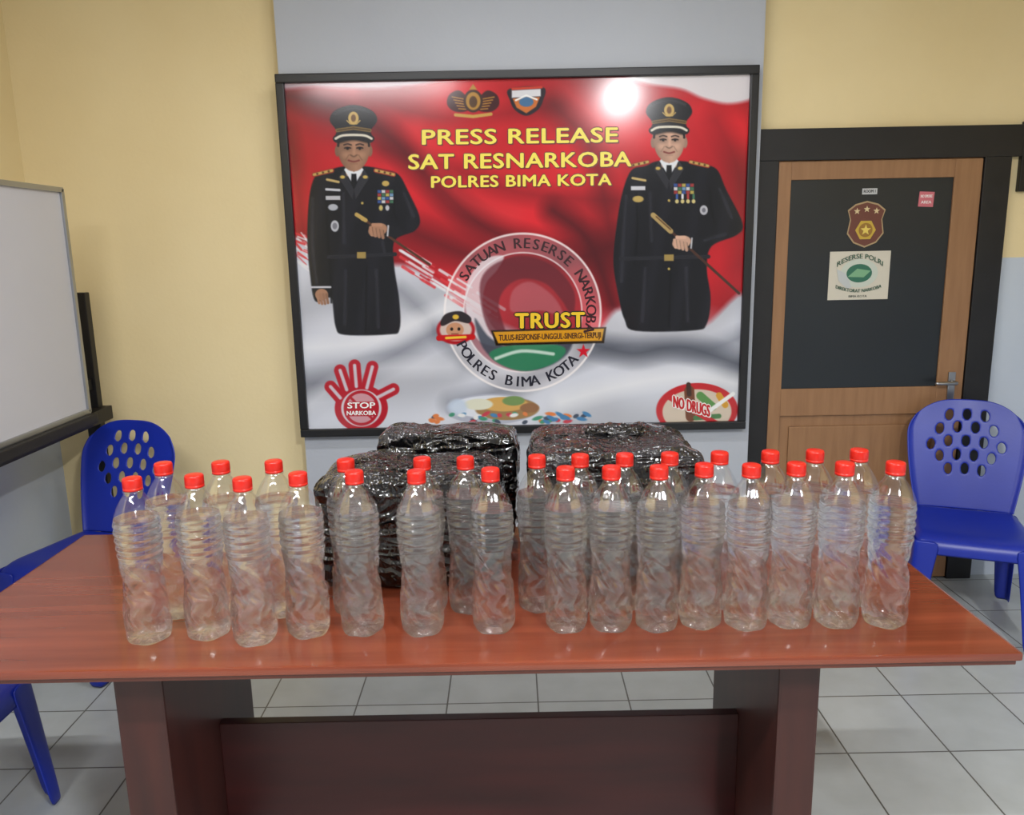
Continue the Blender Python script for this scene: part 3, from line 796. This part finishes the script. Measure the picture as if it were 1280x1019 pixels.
# ------------------------------------------------------------------ bottles
def make_bottle():
    B_ = Builder()
    prof = [(0, .040), (.004, .0435), (.010, .0460), (.02, .0472), (.05, .0474), (.09, .0455), (.12, .0415), (.14, .0398), (.165, .0415),
            (.19, .0450), (.22, .0470), (.262, .0474), (.285, .0445), (.302, .0375), (.318, .0285), (.329, .0205), (.336, .0165), (.342, .016)]
    pz_ = np.array([p[0] for p in prof]); pr_ = np.array([p[1] for p in prof])
    n, ZW = 96, 0.278
    def crest_(x, e=0.75):
        s_ = math.sin(x)
        return math.copysign(abs(s_) ** e, s_)
    def r_at(z, a):
        r = float(np.interp(z, pz_, pr_))
        def w(lo, hi, e=0.012):
            return max(0, min(1, (z - lo) / e)) * max(0, min(1, (hi - z) / e))
        r += 0.0013 * w(.185, .275) * crest_(z * 2 * math.pi / 0.0175)
        r += 0.0016 * w(.085, .19, .02) * crest_(6 * a + z * 140 + 1.0 * math.sin(2 * a))
        r += 0.0015 * w(.016, .095, .02) * crest_(7 * a - 1.6 * math.sin(z * 75) + z * 25)
        r += 0.0005 * w(.03, .28, .03) * math.sin(3 * a + z * 60)
        r += 0.0007 * w(.272, .325) * math.cos(10 * a)
        if z < .014:
            r += 0.002 * math.cos(5 * a) * (1 - z / .014)
        return min(r, 0.0482)
    def shell(z0, z1, k, m, capb, capt):
        vs, fs = [], []
        for j in range(k + 1):
            z = z0 + (z1 - z0) * j / k
            for i in range(n):
                a = 2 * math.pi * i / n
                r = r_at(z, a)
                vs.append((r * math.cos(a), r * math.sin(a), z))
        for j in range(k):
            for i in range(n):
                fs.append((j * n + i, j * n + (i + 1) % n, (j + 1) * n + (i + 1) % n, (j + 1) * n + i))
        if capb:   # petaloid, concave base
            prev = 0
            for (rr, zz) in ((0.034, 0.0015), (0.024, 0.006), (0.012, 0.009)):
                st = len(vs)
                for i in range(n):
                    a = 2 * math.pi * i / n
                    vs.append((rr * math.cos(a), rr * math.sin(a), zz + 0.002 * (1 + math.cos(5 * a)) * (rr / 0.034)))
                for i in range(n):
                    fs.append((prev + (i + 1) % n, prev + i, st + i, st + (i + 1) % n))
                prev = st
            fs.append(tuple(prev + i for i in range(n))[::-1])
        B_.add(vs, fs, m, True)
        if capt:
            base_ = [vs[k * n + i] for i in range(n)]
            B_.add(base_, [tuple(range(n))], m, False)
    shell(0, ZW, 140, M_water, True, True)
    shell(ZW, 0.342, 16, M_pet, False, False)
    B_.lathe([(0.0175, .334), (0.021, .3345), (0.021, .337), (0.0175, .3375)], M_pet, 32)
    vs, fs = [], []
    nn = 72
    ring_z = [(.0172, .3385), (.0198, .3385), (.0198, .343), (.0190, .3435), (.0195, .345), (.0195, .361), (.0185, .3645), (.0160, .3655)]
    for j, (r, z) in enumerate(ring_z):
        for i in range(nn):
            a = 2 * math.pi * i / nn
            rr = r + (0.0004 * (1 if i % 2 else -1) if 3 < j < 6 else 0)
            vs.append((rr * math.cos(a), rr * math.sin(a), z))
    for j in range(len(ring_z) - 1):
        for i in range(nn):
            fs.append((j * nn + i, j * nn + (i + 1) % nn, (j + 1) * nn + (i + 1) % nn, (j + 1) * nn + i))
    fs.append(tuple((len(ring_z) - 1) * nn + i for i in range(nn)))
    fs.append(tuple(range(nn))[::-1])
    B_.add(vs, fs, M_capred, True)
    return B_
o0 = make_bottle().obj("water_bottle")
bme = o0.data
front = [(-.808, 1.634), (-.682, 1.648), (-.569, 1.617), (-.460, 1.647), (-.341, 1.653), (-.207, 1.647), (-.049, 1.652), (.112, 1.650),
         (.210, 1.649), (.311, 1.645), (.410, 1.655), (.508, 1.644), (.606, 1.650), (.708, 1.646), (.815, 1.643)]
back = [(x, 1.752) for x in (-.792, -.662, -.542, -.379, -.206, -.108, .054, .152, .253, .355, .468, .583, .684, .784)]
first = True
for (x, y) in front + back:
    if first:
        o = o0; first = False
    else:
        o = bpy.data.objects.new("water_bottle", bme)
        COL.objects.link(o)
    o.location = (x, y, tbz)
    o.rotation_euler = (0, 0, random.uniform(0, 6.28))

# ------------------------------------------------------------------ black bundles
def bundle(name, x0, x1, y0_, y1_, hgt, seed, bands=(), knot=None):
    bm = bmesh.new()
    bmesh.ops.create_cube(bm, size=2)
    bmesh.ops.subdivide_edges(bm, edges=list(bm.edges), cuts=55, use_grid_fill=True)
    lx, ly, lz = (x1 - x0) / 2, (y1_ - y0_) / 2, hgt / 2
    sd = Vector((seed * 7.3, seed * 3.1, seed))
    for v in bm.verts:
        p = v.co.copy()
        q = 9.0
        nrm = (abs(p.x) ** q + abs(p.y) ** q + abs(p.z) ** q) ** (1 / q)
        p = p / nrm
        d = p.normalized()
        w = Vector((p.x * lx, p.y * ly, p.z * lz))
        n1 = noise.noise(w * 4 + sd)
        wc = Vector((w.x * 6, w.y * 8, w.z * 18)) + sd
        wc += Vector((1, 1, 1)) * 0.9 * noise.noise(w * 7)
        n2 = (1 - abs(noise.noise(wc)) * 2.4)
        n2 = max(0, n2) ** 3
        off = 0.014 * n1 + 0.007 * n2 - 0.014
        bot = 1 if p.z > -0.93 else 0
        w += Vector((d.x, d.y, d.z * bot)) * off
        if p.z > 0.5:
            w.z -= 0.010 * abs(p.x) ** 3 + 0.005 * math.sin(p.x * 5 + seed)
        v.co = w
    mz = min(v.co.z for v in bm.verts)
    for v in bm.verts:
        v.co.z -= mz
    nbody = len(bm.faces)
    if knot:
        for (kx, ky, kr, kh) in knot:
            r_ = bmesh.ops.create_icosphere(bm, subdivisions=4, radius=1.0)
            for v in r_['verts']:
                c = v.co.copy()
                f_ = 1 + 0.25 * (1 - abs(noise.noise(c * 2.6 + sd)) * 3) + 0.25 * noise.noise(c * 5)
                v.co = Vector((kx + c.x * kr * f_, ky + c.y * kr * 0.5 * f_, hgt - 0.016 + c.z * kh * f_))
    me = bpy.data.meshes.new(name)
    bm.to_mesh(me); bm.free()
    me.materials.append(M_black_plastic); me.materials.append(M_tape)
    for p in me.polygons:
        p.use_smooth = True
        c = p.center
        u = c.x / lx
        zz = c.z / hgt * 2 - 1
        if p.index >= nbody:
            p.material_index = 1
            continue
        for (kind, c0, wd_) in bands:
            val = u if kind == 'x' else (zz if kind == 'z' else (u * 0.6 + zz * 0.5))
            if abs(val - c0 + 0.06 * math.sin(c.y * 20) + 0.05 * math.sin(c.x * 31 + c.z * 23)) < wd_:
                p.material_index = 1
    o = bpy.data.objects.new(name, me)
    o.location = ((x0 + x1) / 2, (y0_ + y1_) / 2, tbz)
    COL.objects.link(o)
bundle("black_wrapped_bundle", -0.50, -0.02, 1.835, 2.10, 0.305, 1, [('x', -0.55, 0.12), ('d', 0.45, 0.07), ('z', 0.92, 0.16)], [(-0.05, -0.05, 0.07, 0.012), (0.14, 0.02, 0.05, 0.014)])
bundle("black_wrapped_bundle", 0.03, 0.485, 1.835, 2.20, 0.355, 2, [('x', -0.3, 0.12), ('x', 0.6, 0.10), ('z', 0.92, 0.16)], [(0.02, 0.05, 0.075, 0.022), (-0.12, 0.0, 0.05, 0.012)])
bundle("black_wrapped_bundle", -0.38, 0.02, 2.115, 2.29, 0.345, 3, [('x', 0.1, 0.16), ('z', 0.92, 0.14)])

# ------------------------------------------------------------------ plastic chairs
def chair_mesh():
    vs, fs = [], []
    def addv(p):
        vs.append(p); return len(vs) - 1
    N1, N2 = 14, 14
    def seat(s, t):
        hw = 0.215 - 0.02 * t
        x = s * hw * (1 - 0.04 * (2 * t - 1) ** 4)
        y = -0.22 + 0.42 * t
        z = 0.43 - 0.012 * (1 - s * s) * math.sin(math.pi * t) - 0.02 * max(0, (0.2 - t) / 0.2) ** 2
        return (x, y, z)
    G = [[addv(seat(-1 + 2 * i / N1, j / N2)) for i in range(N1 + 1)] for j in range(N2 + 1)]
    for j in range(N2):
        for i in range(N1):
            fs.append((G[j][i], G[j][i + 1], G[j + 1][i + 1], G[j + 1][i]))
    per = [G[0][i] for i in range(N1 + 1)] + [G[j][N1] for j in range(1, N2 + 1)] + [G[N2][i] for i in range(N1 - 1, -1, -1)] + [G[j][0] for j in range(N2 - 1, 0, -1)]
    low = []
    for i in per:
        p = vs[i]
        low.append(addv((p[0] * 1.03, (p[1] + 0.01) * 1.03 - 0.01, p[2] - 0.055)))
    L = len(per)
    for i in range(L):
        fs.append((per[i], low[i], low[(i + 1) % L], per[(i + 1) % L]))
    def leg(top, bot, w0, w1):
        sx_ = -1 if top[0] > 0 else 1
        sy_ = -1 if top[1] > 0 else 1
        prev = None
        for k in range(7):
            u = k / 6
            c = [top[q] + (bot[q] - top[q]) * u for q in range(3)]
            w = w0 + (w1 - w0) * u ** 0.7
            r = 0.012
            row = []
            for (a, c_) in ((w, 0), (w * 0.5, 0), (r, 0), (r * 0.3, r * 0.3), (0, r), (0, w * 0.5), (0, w)):
                row.append(addv((c[0] + sx_ * a, c[1] + sy_ * c_, c[2])))
            if prev:
                for i in range(6):
                    fs.append((prev[i], prev[i + 1], row[i + 1], row[i]))
            prev = row
    for sgn in (-1, 1):
        leg((sgn * 0.218, -0.224, 0.415), (sgn * 0.235, -0.255, 0.003), 0.095, 0.055)
        leg((sgn * 0.2, 0.205, 0.42), (sgn * 0.215, 0.275, 0.003), 0.085, 0.05)
    NS, NT = 66, 62
    ells = []
    rows = [(0.165, 3), (0.222, 4), (0.279, 5), (0.336, 4), (0.388, 3)]
    for b_, n_ in rows:
        for i in range(n_):
            u_ = (i - (n_ - 1) / 2)
            ells.append((u_ * 0.064, b_ - 0.003 * u_ * u_, 0.0145, 0.0225))
    K = {}
    for j in range(NT + 1):
        for i in range(NS + 1):
            K[(i, j)] = [(-1 + 2 * i / NS) * 0.215, j / NT * 0.45]
    def inside(a, b_):
        for (cx_, cy_, ra, rb) in ells:
            if ((a - cx_) / ra) ** 2 + ((b_ - cy_) / rb) ** 2 < 1:
                return True
        return False
    keep = []
    used = {}
    for j in range(NT):
        for i in range(NS):
            a = (K[(i, j)][0] + K[(i + 1, j)][0]) / 2; b2 = (K[(i, j)][1] + K[(i, j + 1)][1]) / 2
            if not inside(a, b2):
                keep.append((i, j))
                for q in ((i, j), (i + 1, j), (i + 1, j + 1), (i, j + 1)):
                    used[q] = used.get(q, 0) + 1
    for q, cnt in used.items():
        a, b2 = K[q]
        if cnt < 4 and 0 < q[0] < NS and 0 < q[1] < NT:
            best = min(ells, key=lambda e: abs(math.hypot((a - e[0]) / e[2], (b2 - e[1]) / e[3]) - 1))
            d = math.hypot((a - best[0]) / best[2], (b2 - best[1]) / best[3])
            if d > 0.3:
                K[q] = [best[0] + (a - best[0]) / d, best[1] + (b2 - best[1]) / d]
    idx = {}
    for q in used:
        a, b2 = K[q]
        s, t = a / 0.215, b2 / 0.45
        x = s * (0.188 + 0.045 * math.sin(min(1, t * 1.15) * math.pi / 2) - 0.03 * max(0, (t - 0.8) / 0.2) ** 2)
        y = 0.195 + 0.115 * t + 0.03 * (1 - s * s) * (0.3 + 0.7 * t)
        y -= 0.012 * max(0, (abs(s) - 0.88) / 0.12) ** 2
        z = 0.425 + t * (0.46 - 0.075 * abs(s) ** 3.2)
        idx[q] = addv((x, y, z))
    for (i, j) in keep:
        fs.append((idx[(i, j)], idx[(i + 1, j)], idx[(i + 1, j + 1)], idx[(i, j + 1)]))
    me = bpy.data.meshes.new("chair_shell")
    me.from_pydata(vs, [], fs)
    me.materials.append(M_blue)
    for p in me.polygons:
        p.use_smooth = True
    me.update()
    return me
cm = chair_mesh()
for (x, y, r) in ((-1.70, 3.01, -15), (1.87, 3.12, -22), (-1.61, 1.87, 90)):
    o = bpy.data.objects.new("plastic_chair", cm)
    o.location = (x, y, 0); o.rotation_euler = (0, 0, math.radians(r))
    COL.objects.link(o)
    md = o.modifiers.new("sol", 'SOLIDIFY'); md.thickness = 0.006; md.offset = 0
    sm = o.modifiers.new("sub", 'SUBSURF'); sm.levels = 1; sm.render_levels = 1

# ------------------------------------------------------------------ ceiling lamps
def lamp(x, y, power, rot=0.0, size=1.15):
    L = Builder()
    k_ = size / 1.15
    L.box(-0.62 * k_, 0.62 * k_, -0.05, 0.05, -0.04, 0.0, M_ceil, 0.006)
    for sx_ in (-0.6 * k_, 0.6 * k_):
        L.box(sx_ - 0.015, sx_ + 0.015, -0.02, 0.02, -0.085, -0.04, M_ceil, 0.003)
    Mt = Matrix.Translation((-0.59 * k_, 0, -0.065)) @ Matrix.Rotation(math.radians(90), 4, 'Y')
    L.lathe([(0.014, 0), (0.014, 1.18 * k_)], M_tube, 16, Mt)
    o = L.obj("ceiling_lamp", (x, y, HC), rot)
    ld = bpy.data.lights.new("tube_light", 'AREA')
    ld.shape = 'RECTANGLE'; ld.size = size; ld.size_y = 0.08
    ld.energy = power
    ld.color = (0.98, 0.985, 1.0)
    lo = bpy.data.objects.new("tube_light", ld)
    COL.objects.link(lo)
    lo.parent = o
    lo.location = (0, 0, -0.1)
    return lo
lamp(1.04, -0.74, 115, math.radians(90), 0.6)
lamp(-1.0, 0.1, 62)
lamp(0.1, 2.1, 22)

w = bpy.data.worlds.new("World"); scene.world = w; w.use_nodes = True
w.node_tree.nodes["Background"].inputs[0].default_value = (0.95, 0.97, 1.0, 1)
w.node_tree.nodes["Background"].inputs[1].default_value = 0.42

# ------------------------------------------------------------------ camera
cd = bpy.data.cameras.new("camera")
cd.sensor_fit = 'HORIZONTAL'; cd.sensor_width = 36.0; cd.lens = 36.0 * 1000 / 1280
cam = bpy.data.objects.new("camera", cd)
COL.objects.link(cam)
p, r = math.radians(11.4), math.radians(1.1)
D = Vector((0, -math.sin(p), -math.cos(p))); XA = Vector((1, 0, 0)); FW = Vector((0, math.cos(p), -math.sin(p)))
right = XA * math.cos(r) + D * math.sin(r)
up = XA * math.sin(r) - D * math.cos(r)
Mx = Matrix((right, up, -FW)).transposed().to_4x4()
Mx.translation = Vector((0, 0, 1.58))
cam.matrix_world = Mx
scene.camera = cam
